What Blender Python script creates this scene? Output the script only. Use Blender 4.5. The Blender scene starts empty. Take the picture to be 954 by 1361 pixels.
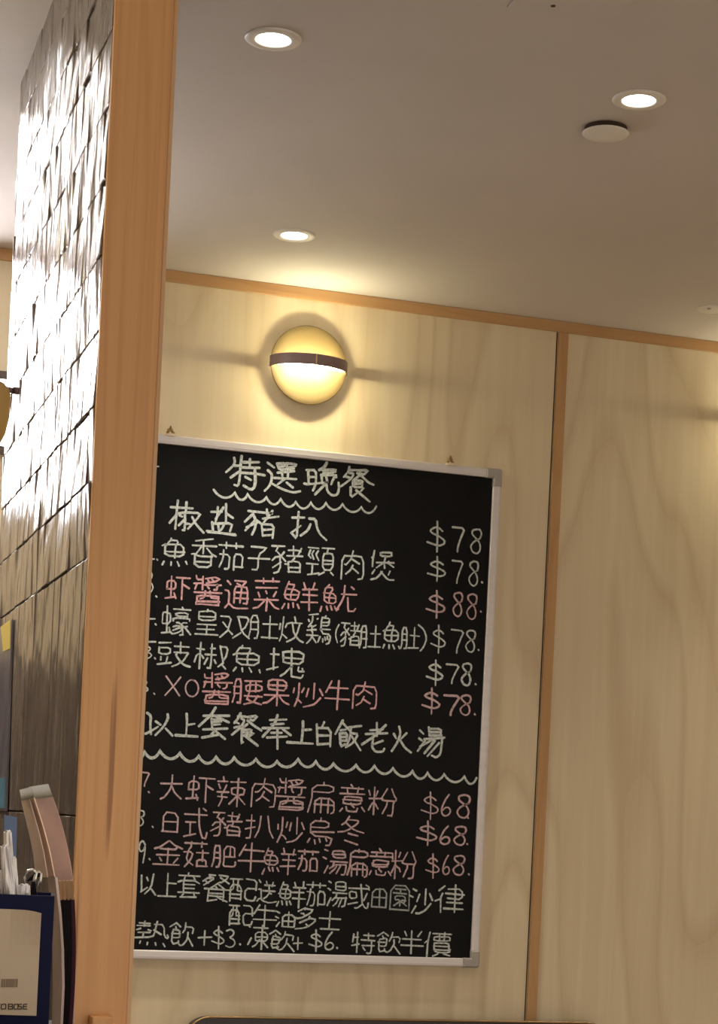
import bpy, bmesh, math, random
from mathutils import Vector, Matrix

# ------------------------------------------------------------------ camera, world, exposure
sc = bpy.context.scene
COL = sc.collection
F, CX, CY = 2600.0, 477.0, 1090.0          # focal length in pixels, principal point (954 x 1361 frame)
YAW = math.atan(807 / 2600)                # camera turned to the right of the room's depth axis
ROLL = math.radians(2.72)
EYE = 1.35

cam_d = bpy.data.cameras.new('camera')
cam = bpy.data.objects.new('camera', cam_d)
COL.objects.link(cam)
cam_d.sensor_fit = 'HORIZONTAL'
cam_d.sensor_width = 36.0
cam_d.lens = 36.0 * F / 954.0
cam_d.shift_y = (CY - 680.5) / 954.0
cam_d.clip_start = 0.02
cam.matrix_world = (Matrix.Translation((0, 0, EYE)) @ Matrix.Rotation(-YAW, 4, 'Z')
                    @ Matrix.Rotation(math.pi / 2, 4, 'X') @ Matrix.Rotation(ROLL, 4, 'Z'))
sc.camera = cam

world = bpy.data.worlds.new('world')
sc.world = world
world.use_nodes = True
world.node_tree.nodes['Background'].inputs[0].default_value = (1.0, 0.93, 0.84, 1)
world.node_tree.nodes['Background'].inputs[1].default_value = 1.0

sc.view_settings.view_transform = 'Standard'
sc.view_settings.look = 'None'
sc.view_settings.gamma = 1.0
sc.view_settings.use_curve_mapping = False
sc.view_settings.exposure = 0.72

SCONCE_UP, SCONCE_DOWN = 4.0, 12.0
SCONCE_LAMP = 1.15
DOWNLIGHT, DOWNLIGHT_BEAM = 7.0, 25.0
WINDOW = 14.0
GLARE_STRIP = 13.0

# ------------------------------------------------------------------ measuring helpers
CR, SR, CA, SA = math.cos(ROLL), math.sin(ROLL), math.cos(YAW), math.sin(YAW)
def uv(px, py):
    cx, cy = px - CX, CY - py
    return (cx * CR - cy * SR) / F, (cx * SR + cy * CR) / F
def ray(px, py):
    u, v = uv(px, py)
    return Vector((u * CA + SA, -u * SA + CA, v))
def at_y(px, py, y):
    d = ray(px, py); d = d * (y / d.y); return Vector((d.x, d.y, d.z + EYE))
def at_z(px, py, z):
    d = ray(px, py); d = d * ((z - EYE) / d.z); return Vector((d.x, d.y, d.z + EYE))
def at_d(px, py, dist):                    # a point at this distance along the view axis
    d = ray(px, py) * dist; return Vector((d.x, d.y, d.z + EYE))

# ------------------------------------------------------------------ object helpers
def link(name, bm, mat, parent=None, smooth=False):
    if parent is not None:
        bm.transform(parent.matrix_basis.inverted())
    bmesh.ops.recalc_face_normals(bm, faces=bm.faces)
    me = bpy.data.meshes.new(name)
    bm.to_mesh(me); bm.free()
    if smooth:
        for p in me.polygons: p.use_smooth = True
    o = bpy.data.objects.new(name, me)
    me.materials.append(mat)
    COL.objects.link(o)
    if parent is not None: o.parent = parent
    return o
def sub(name, bm, mat, part, root, smooth=False, **kw):     # a sub-part: part is an identity-placed child of root
    o = link(name, bm, mat, root, smooth); o.parent = part
    return o
def thing(name, label, cat, loc=(0, 0, 0), rotz=0.0, group=None):
    o = bpy.data.objects.new(name, None)
    o.empty_display_size = 0.05
    o.location = loc; o.rotation_euler = (0, 0, rotz)
    o.matrix_basis = Matrix.Translation(loc) @ Matrix.Rotation(rotz, 4, 'Z')
    COL.objects.link(o)
    tag(o, label, cat, group)
    return o
def tag(o, label, cat=None, group=None, kind=None):
    o['label'] = label
    if cat: o['category'] = cat
    if group: o['group'] = group
    if kind: o['kind'] = kind
    return o
def structure(name, bm, mat, label, smooth=False):
    o = link(name, bm, mat, None, smooth)
    o['kind'] = 'structure'; o['label'] = label
    return o

def box(bm, x0, x1, y0, y1, z0, z1, bevel=0.0, seg=2):
    r = bmesh.ops.create_cube(bm, size=1.0)
    vs = r['verts']
    bmesh.ops.scale(bm, vec=(x1 - x0, y1 - y0, z1 - z0), verts=vs)
    bmesh.ops.translate(bm, vec=((x0 + x1) / 2, (y0 + y1) / 2, (z0 + z1) / 2), verts=vs)
    if bevel:
        es = list({e for v in vs for e in v.link_edges})
        bmesh.ops.bevel(bm, geom=es, offset=bevel, segments=seg, affect='EDGES', profile=0.6)
    return bm
def new(): return bmesh.new()
def boxed(*a, **k): return box(new(), *a, **k)
def lathe(profile, steps=48, centre=(0, 0, 0), axis='Z', bm=None, a0=0.0, a1=2 * math.pi):
    bm = bm or bmesh.new()
    closed = abs(a1 - a0 - 2 * math.pi) < 1e-6
    n = steps if closed else steps + 1
    rings = []
    for (r, h) in profile:
        ring = []
        for k in range(n):
            t = a0 + (a1 - a0) * k / steps
            x, y = r * math.cos(t), r * math.sin(t)
            p = (x, y, h) if axis == 'Z' else (x, h, y) if axis == 'Y' else (h, x, y)
            ring.append(bm.verts.new(Vector(p) + Vector(centre)))
        rings.append(ring)
    for a, b in zip(rings[:-1], rings[1:]):
        for k in range(n if closed else n - 1):
            q = [a[k], a[(k + 1) % n], b[(k + 1) % n], b[k]]
            try: bm.faces.new(q)
            except ValueError: pass
    bmesh.ops.remove_doubles(bm, verts=bm.verts, dist=1e-6)
    return bm
def tube(bm, pts, r, sides=10):
    pts = [Vector(p) for p in pts]
    rings = []
    for i, p in enumerate(pts):
        d = (pts[min(i + 1, len(pts) - 1)] - pts[max(i - 1, 0)]).normalized()
        up = Vector((0, 0, 1)) if abs(d.z) < 0.9 else Vector((1, 0, 0))
        s = d.cross(up).normalized(); t = d.cross(s)
        rr = r[i] if isinstance(r, (list, tuple)) else r
        rings.append([bm.verts.new(p + (s * math.cos(k * 2 * math.pi / sides) + t * math.sin(k * 2 * math.pi / sides)) * rr) for k in range(sides)])
    for a, b in zip(rings[:-1], rings[1:]):
        for k in range(sides):
            bm.faces.new([a[k], a[(k + 1) % sides], b[(k + 1) % sides], b[k]])
    bm.faces.new(rings[0]); bm.faces.new(rings[-1][::-1])
    return bm
def slab(bm, grid, thick):
    """a sheet given as rows of points, thickened along its normal"""
    rows = [[Vector(p) for p in r] for r in grid]
    nr, nc = len(rows), len(rows[0])
    def nrm(i, j):
        a = rows[min(i + 1, nr - 1)][j] - rows[max(i - 1, 0)][j]
        b = rows[i][min(j + 1, nc - 1)] - rows[i][max(j - 1, 0)]
        return a.cross(b).normalized()
    A = [[bm.verts.new(rows[i][j]) for j in range(nc)] for i in range(nr)]
    B = [[bm.verts.new(rows[i][j] + nrm(i, j) * thick) for j in range(nc)] for i in range(nr)]
    for i in range(nr - 1):
        for j in range(nc - 1):
            bm.faces.new([A[i][j], A[i][j + 1], A[i + 1][j + 1], A[i + 1][j]])
            bm.faces.new([B[i][j], B[i + 1][j], B[i + 1][j + 1], B[i][j + 1]])
    for i in range(nr - 1):
        bm.faces.new([A[i][0], A[i + 1][0], B[i + 1][0], B[i][0]])
        bm.faces.new([A[i][-1], B[i][-1], B[i + 1][-1], A[i + 1][-1]])
    for j in range(nc - 1):
        bm.faces.new([A[0][j], B[0][j], B[0][j + 1], A[0][j + 1]])
        bm.faces.new([A[-1][j], A[-1][j + 1], B[-1][j + 1], B[-1][j]])
    return bm

# ------------------------------------------------------------------ materials
def mat(name, col, rough=0.5, metal=0.0, spec=0.5, emit=None, strength=0.0, noise=None, alpha=1.0, trans=0.0):
    m = bpy.data.materials.new(name); m.use_nodes = True
    nt = m.node_tree; b = nt.nodes['Principled BSDF']
    b.inputs['Base Color'].default_value = (*col, 1)
    b.inputs['Roughness'].default_value = rough
    b.inputs['Metallic'].default_value = metal
    b.inputs['Specular IOR Level'].default_value = spec
    b.inputs['Alpha'].default_value = alpha
    b.inputs['Transmission Weight'].default_value = trans
    if emit:
        b.inputs['Emission Color'].default_value = (*emit, 1)
        b.inputs['Emission Strength'].default_value = strength
    if noise:                                            # (scale vector, amount, bump)
        sv, amt, bump = noise
        tc = nt.nodes.new('ShaderNodeTexCoord'); mp = nt.nodes.new('ShaderNodeMapping')
        mp.inputs['Scale'].default_value = sv
        nz = nt.nodes.new('ShaderNodeTexNoise'); nz.inputs['Scale'].default_value = 1.0; nz.inputs['Detail'].default_value = 4
        nt.links.new(tc.outputs['Object'], mp.inputs['Vector']); nt.links.new(mp.outputs[0], nz.inputs['Vector'])
        rp = nt.nodes.new('ShaderNodeValToRGB')
        rp.color_ramp.elements[0].position = 0.3; rp.color_ramp.elements[1].position = 0.7
        rp.color_ramp.elements[0].color = (*[c * (1 - amt) for c in col], 1)
        rp.color_ramp.elements[1].color = (*[min(1, c * (1 + amt)) for c in col], 1)
        nt.links.new(nz.outputs['Fac'], rp.inputs[0]); nt.links.new(rp.outputs[0], b.inputs['Base Color'])
        if bump:
            bp = nt.nodes.new('ShaderNodeBump'); bp.inputs['Strength'].default_value = bump; bp.inputs['Distance'].default_value = 0.002
            nt.links.new(nz.outputs['Fac'], bp.inputs['Height']); nt.links.new(bp.outputs[0], b.inputs['Normal'])
    return m

def wood(name, light, dark, ring_scale, fine, rough=0.45, seed=0.0, ring_amt=0.5, knots=False):
    """vertical grain: stretched noise for the figure, contour bands of it for cathedrals, fine streaks on top"""
    m = bpy.data.materials.new(name); m.use_nodes = True
    nt = m.node_tree; N = nt.nodes.new; L = nt.links.new
    b = nt.nodes['Principled BSDF']; b.inputs['Roughness'].default_value = rough
    tc = N('ShaderNodeTexCoord')
    mp = N('ShaderNodeMapping'); mp.inputs['Location'].default_value = (seed, seed * 0.7, seed * 1.3); mp.inputs['Scale'].default_value = ring_scale
    L(tc.outputs['Object'], mp.inputs['Vector'])
    n1 = N('ShaderNodeTexNoise'); n1.inputs['Scale'].default_value = 1.0; n1.inputs['Detail'].default_value = 1.5; n1.inputs['Roughness'].default_value = 0.45
    L(mp.outputs[0], n1.inputs['Vector'])
    mul = N('ShaderNodeMath'); mul.operation = 'MULTIPLY'; mul.inputs[1].default_value = 9.0
    L(n1.outputs['Fac'], mul.inputs[0])
    fr = N('ShaderNodeMath'); fr.operation = 'FRACT'; L(mul.outputs[0], fr.inputs[0])
    r1 = N('ShaderNodeValToRGB')
    e = r1.color_ramp.elements
    e[0].position = 0.0; e[0].color = (0.15, 0.15, 0.15, 1); e[1].position = 1.0; e[1].color = (0.35, 0.35, 0.35, 1)
    x = e.new(0.25); x.color = (0.9, 0.9, 0.9, 1); x = e.new(0.75); x.color = (0.75, 0.75, 0.75, 1)
    L(fr.outputs[0], r1.inputs[0])
    mp2 = N('ShaderNodeMapping'); mp2.inputs['Scale'].default_value = fine; mp2.inputs['Location'].default_value = (seed, 0, seed)
    L(tc.outputs['Object'], mp2.inputs['Vector'])
    n2 = N('ShaderNodeTexNoise'); n2.inputs['Scale'].default_value = 1.0; n2.inputs['Detail'].default_value = 5; n2.inputs['Roughness'].default_value = 0.6
    L(mp2.outputs[0], n2.inputs['Vector'])
    mx = N('ShaderNodeMix'); mx.data_type = 'FLOAT'; mx.inputs[0].default_value = ring_amt
    L(n2.outputs['Fac'], mx.inputs[2]); L(r1.outputs[0], mx.inputs[3])
    r2 = N('ShaderNodeValToRGB')
    r2.color_ramp.elements[0].position = 0.25; r2.color_ramp.elements[0].color = (*dark, 1)
    r2.color_ramp.elements[1].position = 0.75; r2.color_ramp.elements[1].color = (*light, 1)
    L(mx.outputs[0], r2.inputs[0])
    out = r2.outputs[0]
    if knots:                                             # a few narrow dark checks along the grain
        mp3 = N('ShaderNodeMapping'); mp3.inputs['Scale'].default_value = (70, 70, 2.2); mp3.inputs['Location'].default_value = (3.1, 1.7, 0.35)
        L(tc.outputs['Object'], mp3.inputs['Vector'])
        n3 = N('ShaderNodeTexNoise'); n3.inputs['Scale'].default_value = 1.0; n3.inputs['Detail'].default_value = 2
        L(mp3.outputs[0], n3.inputs['Vector'])
        r3 = N('ShaderNodeValToRGB'); r3.color_ramp.elements[0].position = 0.26; r3.color_ramp.elements[0].color = (0.55, 0.48, 0.42, 1)
        r3.color_ramp.elements[1].position = 0.34; r3.color_ramp.elements[1].color = (1, 1, 1, 1)
        L(n3.outputs['Fac'], r3.inputs[0])
        mm = N('ShaderNodeMix'); mm.data_type = 'RGBA'; mm.blend_type = 'MULTIPLY'; mm.inputs[0].default_value = 1.0
        L(out, mm.inputs[6]); L(r3.outputs[0], mm.inputs[7]); out = mm.outputs[2]
    L(out, b.inputs['Base Color'])
    return m

def tile_material():
    m = bpy.data.materials.new('brown_glazed_tile'); m.use_nodes = True
    nt = m.node_tree; N = nt.nodes.new; L = nt.links.new
    b = nt.nodes['Principled BSDF']
    b.inputs['Roughness'].default_value = 0.22
    b.inputs['Specular IOR Level'].default_value = 0.7
    tc = N('ShaderNodeTexCoord')
    mp = N('ShaderNodeMapping'); mp.inputs['Scale'].default_value = (1, 60, 3.0); L(tc.outputs['Object'], mp.inputs['Vector'])
    n = N('ShaderNodeTexNoise'); n.inputs['Scale'].default_value = 1.0; n.inputs['Detail'].default_value = 5; L(mp.outputs[0], n.inputs['Vector'])
    r = N('ShaderNodeValToRGB'); r.color_ramp.elements[0].position = 0.3; r.color_ramp.elements[0].color = (0.100, 0.078, 0.070, 1)
    r.color_ramp.elements[1].position = 0.72; r.color_ramp.elements[1].color = (0.235, 0.194, 0.180, 1)
    L(n.outputs['Fac'], r.inputs[0]); L(r.outputs[0], b.inputs['Base Color'])
    mp2 = N('ShaderNodeMapping'); mp2.inputs['Scale'].default_value = (1, 14, 9); L(tc.outputs['Object'], mp2.inputs['Vector'])
    n2 = N('ShaderNodeTexNoise'); n2.inputs['Scale'].default_value = 1.0; n2.inputs['Detail'].default_value = 2; L(mp2.outputs[0], n2.inputs['Vector'])
    bp = N('ShaderNodeBump'); bp.inputs['Strength'].default_value = 0.9; bp.inputs['Distance'].default_value = 0.013
    L(n2.outputs['Fac'], bp.inputs['Height'])
    bp2 = N('ShaderNodeBump'); bp2.inputs['Strength'].default_value = 0.25; bp2.inputs['Distance'].default_value = 0.002
    L(n.outputs['Fac'], bp2.inputs['Height']); L(bp.outputs[0], bp2.inputs['Normal']); L(bp2.outputs[0], b.inputs['Normal'])
    return m

def chalk(name, col):
    m = bpy.data.materials.new(name); m.use_nodes = True
    nt = m.node_tree; N = nt.nodes.new; L = nt.links.new
    b = nt.nodes['Principled BSDF']; b.inputs['Roughness'].default_value = 0.9; b.inputs['Specular IOR Level'].default_value = 0.1
    tc = N('ShaderNodeTexCoord'); n = N('ShaderNodeTexNoise'); n.inputs['Scale'].default_value = 170; n.inputs['Detail'].default_value = 4
    L(tc.outputs['Object'], n.inputs['Vector'])
    r = N('ShaderNodeValToRGB'); r.color_ramp.elements[0].position = 0.30; r.color_ramp.elements[0].color = (*[c * 0.52 for c in col], 1)
    r.color_ramp.elements[1].position = 0.56; r.color_ramp.elements[1].color = (*col, 1)
    L(n.outputs['Fac'], r.inputs[0]); L(r.outputs[0], b.inputs['Base Color'])
    return m

M = {}
M['ceiling'] = mat('ceiling_paint', (0.595, 0.55, 0.525), 0.8, noise=((3, 3, 3), 0.03, 0.05))
M['floor'] = mat('floor_tile', (0.46, 0.38, 0.29), 0.4, noise=((6, 6, 6), 0.1, 0))
M['panel'] = wood('pale_maple_panel', (0.71, 0.60, 0.415), (0.575, 0.455, 0.285), (3.4, 3.4, 0.62), (42, 42, 1.6), 0.42, 2.3, 0.5)
M['trim'] = wood('orange_maple_trim', (0.52, 0.305, 0.13), (0.42, 0.225, 0.09), (8, 8, 0.8), (90, 90, 3), 0.45, 5.0, 0.3)
M['trim_h'] = wood('orange_maple_trim_flat', (0.52, 0.305, 0.13), (0.42, 0.225, 0.09), (0.8, 8, 8), (3, 90, 90), 0.45, 5.0, 0.3)
M['post'] = wood('orange_beech_post', (0.72, 0.395, 0.165), (0.60, 0.30, 0.115), (14, 14, 0.7), (150, 150, 2.5), 0.5, 8.0, 0.32, knots=True)
M['post_edge'] = wood('pale_beech_edge', (0.66, 0.42, 0.23), (0.58, 0.34, 0.17), (20, 20, 0.7), (150, 150, 2.5), 0.45, 9.0, 0.3)
M['gap'] = mat('dark_gap', (0.05, 0.028, 0.015), 0.9)
M['tile'] = tile_material()
M['grout'] = mat('brown_grout', (0.06, 0.04, 0.03), 0.9)
M['plaster'] = mat('warm_plaster', (0.62, 0.52, 0.38), 0.8)
M['white_plastic'] = mat('white_plastic', (0.78, 0.75, 0.70), 0.45)
M['lamp_white'] = mat('downlight_lens', (1, 1, 1), 0.5, emit=(1.0, 0.93, 0.82), strength=DOWNLIGHT)
M['glare_strip_light'] = mat('glare_strip_lens', (1, 1, 1), 0.5, emit=(1.0, 0.96, 0.93), strength=GLARE_STRIP)
M['window_light'] = mat('window_glow', (1, 1, 1), 0.5, emit=(1.0, 0.97, 0.98), strength=WINDOW)  # glowing panes of the small window and the added glare window
M['gold'] = mat('satin_gold', (0.135, 0.092, 0.032), 0.55, 0.1, noise=((20, 20, 20), 0.04, 0))
M['bronze'] = mat('dark_bronze', (0.24, 0.17, 0.18), 0.4, 0.3)
M['brass_line'] = mat('brass_seam', (0.80, 0.56, 0.25), 0.35, 0.3)
M['glow_down'] = mat('sconce_lower_lens', (1, 1, 1), 0.5, emit=(1.0, 0.90, 0.58), strength=SCONCE_DOWN)
M['glow_up'] = mat('sconce_upper_lens', (1, 1, 1), 0.5, emit=(1.0, 0.90, 0.58), strength=SCONCE_UP)
M['board'] = mat('black_board', (0.006, 0.006, 0.007), 0.5, spec=0.10, noise=((9, 9, 5), 0.25, 0))
M['aluminium'] = mat('brushed_aluminium', (0.66, 0.62, 0.62), 0.42, 0.25, noise=((3, 3, 60), 0.05, 0))
M['corner'] = mat('grey_plastic_corner', (0.36, 0.33, 0.31), 0.35)
M['clip'] = mat('tan_clip', (0.33, 0.21, 0.08), 0.4, 0.3)
M['clip_pale'] = mat('pale_clip_base', (0.72, 0.58, 0.44), 0.5)
M['white_chalk'] = chalk('white_chalk', (0.57, 0.61, 0.60))
M['pink_chalk'] = chalk('pink_chalk', (0.66, 0.39, 0.415))
M['pale_pink_chalk'] = chalk('pale_pink_chalk', (0.59, 0.43, 0.455))
M['dusty_chalk'] = chalk('dusty_white_chalk', (0.38, 0.41, 0.41))
M['dark_leather'] = mat('dark_brown_leather', (0.022, 0.013, 0.010), 0.35, noise=((60, 60, 60), 0.2, 0.3))
M['brass'] = mat('brass_edge', (0.30, 0.20, 0.10), 0.35, 0.9)
M['navy'] = mat('navy_card', (0.008, 0.010, 0.045), 0.6, spec=0.12)
M['cream_card'] = mat('cream_card', (0.60, 0.49, 0.36), 0.6)
M['card_print'] = mat('brown_print', (0.07, 0.045, 0.03), 0.7)
M['bars_print'] = mat('faded_bars', (0.26, 0.19, 0.13), 0.7)
M['paper'] = mat('white_tissue', (0.90, 0.88, 0.90), 0.85, noise=((50, 50, 50), 0.05, 0.4))
M['black'] = mat('black_cover', (0.008, 0.005, 0.007), 0.6, spec=0.12)
M['maroon'] = mat('maroon_cover', (0.05, 0.016, 0.028), 0.6, spec=0.12)
M['gold_tip'] = mat('gold_corner', (0.62, 0.40, 0.20), 0.3, 0.8)
M['sleeve'] = mat('clear_sleeve', (0.22, 0.21, 0.19), 0.7, spec=0.1)
M['menu_paper'] = mat('grey_brown_menu_paper', (0.60, 0.47, 0.42), 0.6, spec=0.2, noise=((25, 25, 25), 0.12, 0))
M['pink_paper'] = mat('rosy_menu_paper', (0.58, 0.39, 0.355), 0.6, spec=0.2, noise=((25, 25, 25), 0.12, 0))
M['orange_edge'] = mat('peach_sleeve_edge', (0.95, 0.72, 0.55), 0.5)
M['spine'] = mat('grey_spine', (0.44, 0.33, 0.29), 0.4, noise=((20, 20, 8), 0.15, 0))
M['blue_sheet'] = mat('blue_plastic_sheet', (0.16, 0.24, 0.42), 0.25)
M['wire'] = mat('bright_wire', (0.75, 0.73, 0.70), 0.25, 0.8)
M['counter'] = mat('dark_counter', (0.035, 0.022, 0.018), 0.35)
M['amber'] = mat('amber_shade', (0.42, 0.27, 0.09), 0.4, noise=((14, 14, 14), 0.15, 0))
M['dark_metal'] = mat('mauve_dark_metal', (0.12, 0.08, 0.085), 0.4, 0.5)
M['reflection'] = mat('slate_violet_reflection', (0.13, 0.12, 0.155), 0.3, noise=((30, 30, 12), 0.35, 0))  # violet, yellow and blue tile reflections put into flat colours
M['reflection_yellow'] = mat('yellow_reflection', (0.62, 0.50, 0.10), 0.4)
M['reflection_blue'] = mat('blue_reflection', (0.10, 0.26, 0.42), 0.3)
M['steel'] = mat('polished_steel', (0.50, 0.49, 0.56), 0.12, 0.9)
M['window_frame'] = mat('dark_window_frame', (0.10, 0.07, 0.06), 0.5)

# ------------------------------------------------------------------ the room
YB = 4.4365                                # back wall
ZC = EYE + 1.2404                          # ceiling
XT = at_y(102, 1090, 2.43).x - 0.0005      # tiled face of the partition
P0, P1 = 2.43, 3.41                        # near and far end of the partition
X0, X1, Y0 = -0.45, 3.6, -2.2

structure('floor', boxed(X0 - 0.1, X1 + 0.1, Y0, YB + 0.12, -0.1, 0.0), M['floor'], 'brown floor of the room')
structure('ceiling', boxed(X0 - 0.1, X1 + 0.1, Y0, YB + 0.12, ZC, ZC + 0.1), M['ceiling'], 'plain painted ceiling with round downlights')
structure('wall_left', boxed(X0 - 0.1, X0, Y0, YB + 0.12, 0, ZC), M['plaster'], 'plain plaster side wall')
structure('wall_right', boxed(X1, X1 + 0.1, Y0, YB + 0.12, 0, ZC), M['panel'], 'wood panelled side wall')

# back wall: a masonry core with the window opening, two maple panels in front of it
WX0, WX1, WZ0, WZ1 = 0.055, 0.40, EYE + 0.65, EYE + 1.228
VX0, VX1, VZ0, VZ1 = 0.43, 0.58, EYE + 0.78, EYE + 0.965
SEAM = 1.8225
def pierced(ya, yb_):
    bm = new()
    box(bm, X0, WX0, ya, yb_, 0, ZC); box(bm, WX1, VX0, ya, yb_, 0, ZC); box(bm, VX1, SEAM, ya, yb_, 0, ZC)
    box(bm, WX0, WX1, ya, yb_, 0, WZ0); box(bm, WX0, WX1, ya, yb_, WZ1, ZC)
    box(bm, VX0, VX1, ya, yb_, 0, VZ0); box(bm, VX0, VX1, ya, yb_, VZ1, ZC)
    return bm
bm = pierced(YB + 0.004, YB + 0.12)
box(bm, SEAM, X1, YB + 0.004, YB + 0.12, 0, ZC)
wb = structure('wall_back', bm, M['gap'], 'back wall clad in pale maple panels')
o = link('maple_panel', pierced(YB, YB + 0.004), M['panel'], wb)
bm = boxed(SEAM + 0.004, X1, YB, YB + 0.004, 0, ZC)
bm.transform(Matrix.Translation((-5, 0, -0.8)))
o = link('maple_panel', bm, M['panel'], wb); o.location = (5, 0, 0.8)      # its own stretch of grain

structure('trim_1', boxed(X0, X1, YB - 0.006, YB, ZC - 0.027, ZC - 0.0005, bevel=0.001), M['trim_h'], 'orange maple strip along the top of the back wall')
structure('trim_2', boxed(SEAM + 0.0045, SEAM + 0.030, YB - 0.006, YB, 0, ZC - 0.0275, bevel=0.0008), M['trim'], 'upright orange maple strip covering the panel joint')

# small window and an added glare window beyond the partition
def window(name, x0, x1, z0, z1, bars, label):
    win = structure(name, boxed(x0, x1, YB + 0.09, YB + 0.10, z0, z1), M['window_light'], label)
    bm = new(); f = 0.018
    for q in [(x0, x0 + f, z0, z1), (x1 - f, x1, z0, z1), (x0, x1, z0, z0 + f), (x0, x1, z1 - f, z1)] + [(b_, b_ + 0.016, z0, z1) for b_ in bars]:
        box(bm, q[0], q[1], YB - 0.012, YB + 0.04, q[2], q[3])
    link('window_frame', bm, M['window_frame'], win)
window('glare_window', WX0, WX1, WZ0, WZ1, (0.184,), 'added unseen window high in the back wall, giving the tiles their white glare')  # unseen, added for the tile glare; its bar splits the streaks
window('window_2', VX0, VX1, VZ0, VZ1, (), 'small bright window at the left edge behind the amber lamp head')
structure('added_dark_panel', boxed(X0, 0.42, YB - 0.02, YB, 0, EYE + 0.33, bevel=0.002), M['dark_leather'], 'added unseen dark panel low on the back wall, darkening what the tiles mirror')  # out of view, added so the lower tiles mirror something dark

# tiled partition with its wooden end post
structure('wall_partition', boxed(XT + 0.008, XT + 0.070, P0 + 0.012, P1, 0, ZC), M['grout'], 'thin partition wall clad in glossy brown tiles')
part = bpy.data.objects['wall_partition']
rnd = random.Random(7)
bm = new()
ROW = 0.0947
Z_TOPROW = at_y(118, 739, P0).z            # lowest edge of the short tiles
rows = []
z = at_y(103, 1084.5, P0).z
rows.append((z, Z_TOPROW))                 # tall tiles
zz = z
while zz > 0.02:
    rows.append((max(0.0, zz - 0.33), zz)); zz -= 0.33
zz = Z_TOPROW
while zz < ZC - 0.004:
    rows.append((zz, min(ZC, zz + ROW))); zz += ROW
W = 0.0615
for (za, zb) in rows:
    y = P0 + 0.012; k = 0; W = 0.034
    while y < P1 - 0.005:
        ya, yb_ = y + 0.0006, min(P1, y + W) - 0.0006
        g = 0.0011
        a, b_, zl, zh = ya, yb_, za + g, zb - g
        ty, tz = rnd.gauss(0, 0.010), rnd.gauss(0, 0.022)     # each tile sits a little askew
        bev = 0.0012
        cy_, cz_ = (a + b_) / 2, (zl + zh) / 2
        hx = lambda yy_, z_, d: (XT + d + (yy_ - cy_) * ty + (z_ - cz_) * tz * min(1, 0.1 / (zh - zl)), yy_, z_)
        front = [bm.verts.new(hx(yy_, z_, 0.0)) for yy_, z_ in ((a + bev, zl + bev), (b_ - bev, zl + bev), (b_ - bev, zh - bev), (a + bev, zh - bev))]
        back = [bm.verts.new((XT + 0.0085, yy_, z_)) for yy_, z_ in ((a, zl), (b_, zl), (b_, zh), (a, zh))]
        mid = [bm.verts.new(hx(yy_, z_, 0.0011)) for yy_, z_ in ((a, zl), (b_, zl), (b_, zh), (a, zh))]
        bm.faces.new(front)
        for i in range(4):
            j = (i + 1) % 4
            bm.faces.new([front[i], front[j], mid[j], mid[i]]); bm.faces.new([mid[i], mid[j], back[j], back[i]])
        y += W; k += 1; W = 0.0615
link('tile_cladding', bm, M['tile'], part)

PX0 = at_y(102, 1090, P0).x; PX1 = at_y(186.5, 1090, P0).x
post = structure('trim_3', boxed(PX0, PX1 - 0.006, P0, P0 + 0.011, 0, ZC, bevel=0.0012), M['post'], 'tall orange beech post capping the tiled partition')
link('edge_band', boxed(PX1 - 0.006, PX1, P0 + 0.001, P0 + 0.07, 0, ZC, bevel=0.0015), M['post_edge'], post)
pb = at_y(139, 1352, P0 - 0.03)
bm = boxed(pb.x - 0.015, pb.x + 0.013, P0 - 0.030, P0, pb.z - 0.06, pb.z, bevel=0.002)
link('ledge_block', bm, M['post'], post)

# ------------------------------------------------------------------ ceiling fittings
def downlight(x, y, label, r=0.0455):
    t = thing('recessed_downlight', label, 'ceiling light', (x, y, ZC), 0, 'recessed ceiling downlights')
    prof = [(r, -0.0002), (r, -0.0016), (r - 0.002, -0.0032), (r - 0.008, -0.0042), (r - 0.0155, -0.0036), (r - 0.0172, -0.0028), (r - 0.0174, -0.0003)]
    link('trim_ring', lathe(prof, 48, (x, y, ZC)), M['white_plastic'], t, True)
    q = r - 0.0175
    link('lens', lathe([(q, -0.0006), (q * 0.8, -0.0012), (q * 0.4, -0.0016), (0.0001, -0.0018)], 40, (x, y, ZC)), M['lamp_white'], t, True)
    ld = bpy.data.lights.new('lamp', 'SPOT'); ld.energy = DOWNLIGHT_BEAM; ld.color = (1.0, 0.90, 0.76)
    ld.spot_size = math.radians(98); ld.spot_blend = 0.75; ld.shadow_soft_size = 0.024
    lo_ = bpy.data.objects.new('lamp', ld); COL.objects.link(lo_); lo_.parent = t; lo_.location = (0, 0, -0.004)
    return t
d1, d2, d3 = at_z(363, 51, ZC), at_z(849, 132, ZC), at_z(391, 312, ZC)
downlight(d1.x, d1.y, 'round white downlight nearest the wooden post at the top of the picture')
downlight(d2.x, d2.y, 'round white downlight beside the flat ceiling disc')
downlight(d3.x, d3.y, 'round white downlight closest to the gold wall sconce')
for (x, y, lab) in ((0.15, 4.04, 'round downlight in front of the added glare window'), (0.05, 3.04, 'round downlight beside the tiled partition, window side'),
                    (2.75, 4.04, 'round downlight near the right wall, by the back wall'), (2.6, 3.04, 'round downlight near the right wall'),
                    (0.74, 1.6, 'round downlight over the room, left'), (1.9, 1.6, 'round downlight over the room, middle'), (2.9, 1.4, 'round downlight over the room, right'),
                    (0.74, 0.2, 'round downlight behind the viewer, left'), (2.2, 0.2, 'round downlight behind the viewer, right')):
    downlight(x, y, lab)

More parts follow.
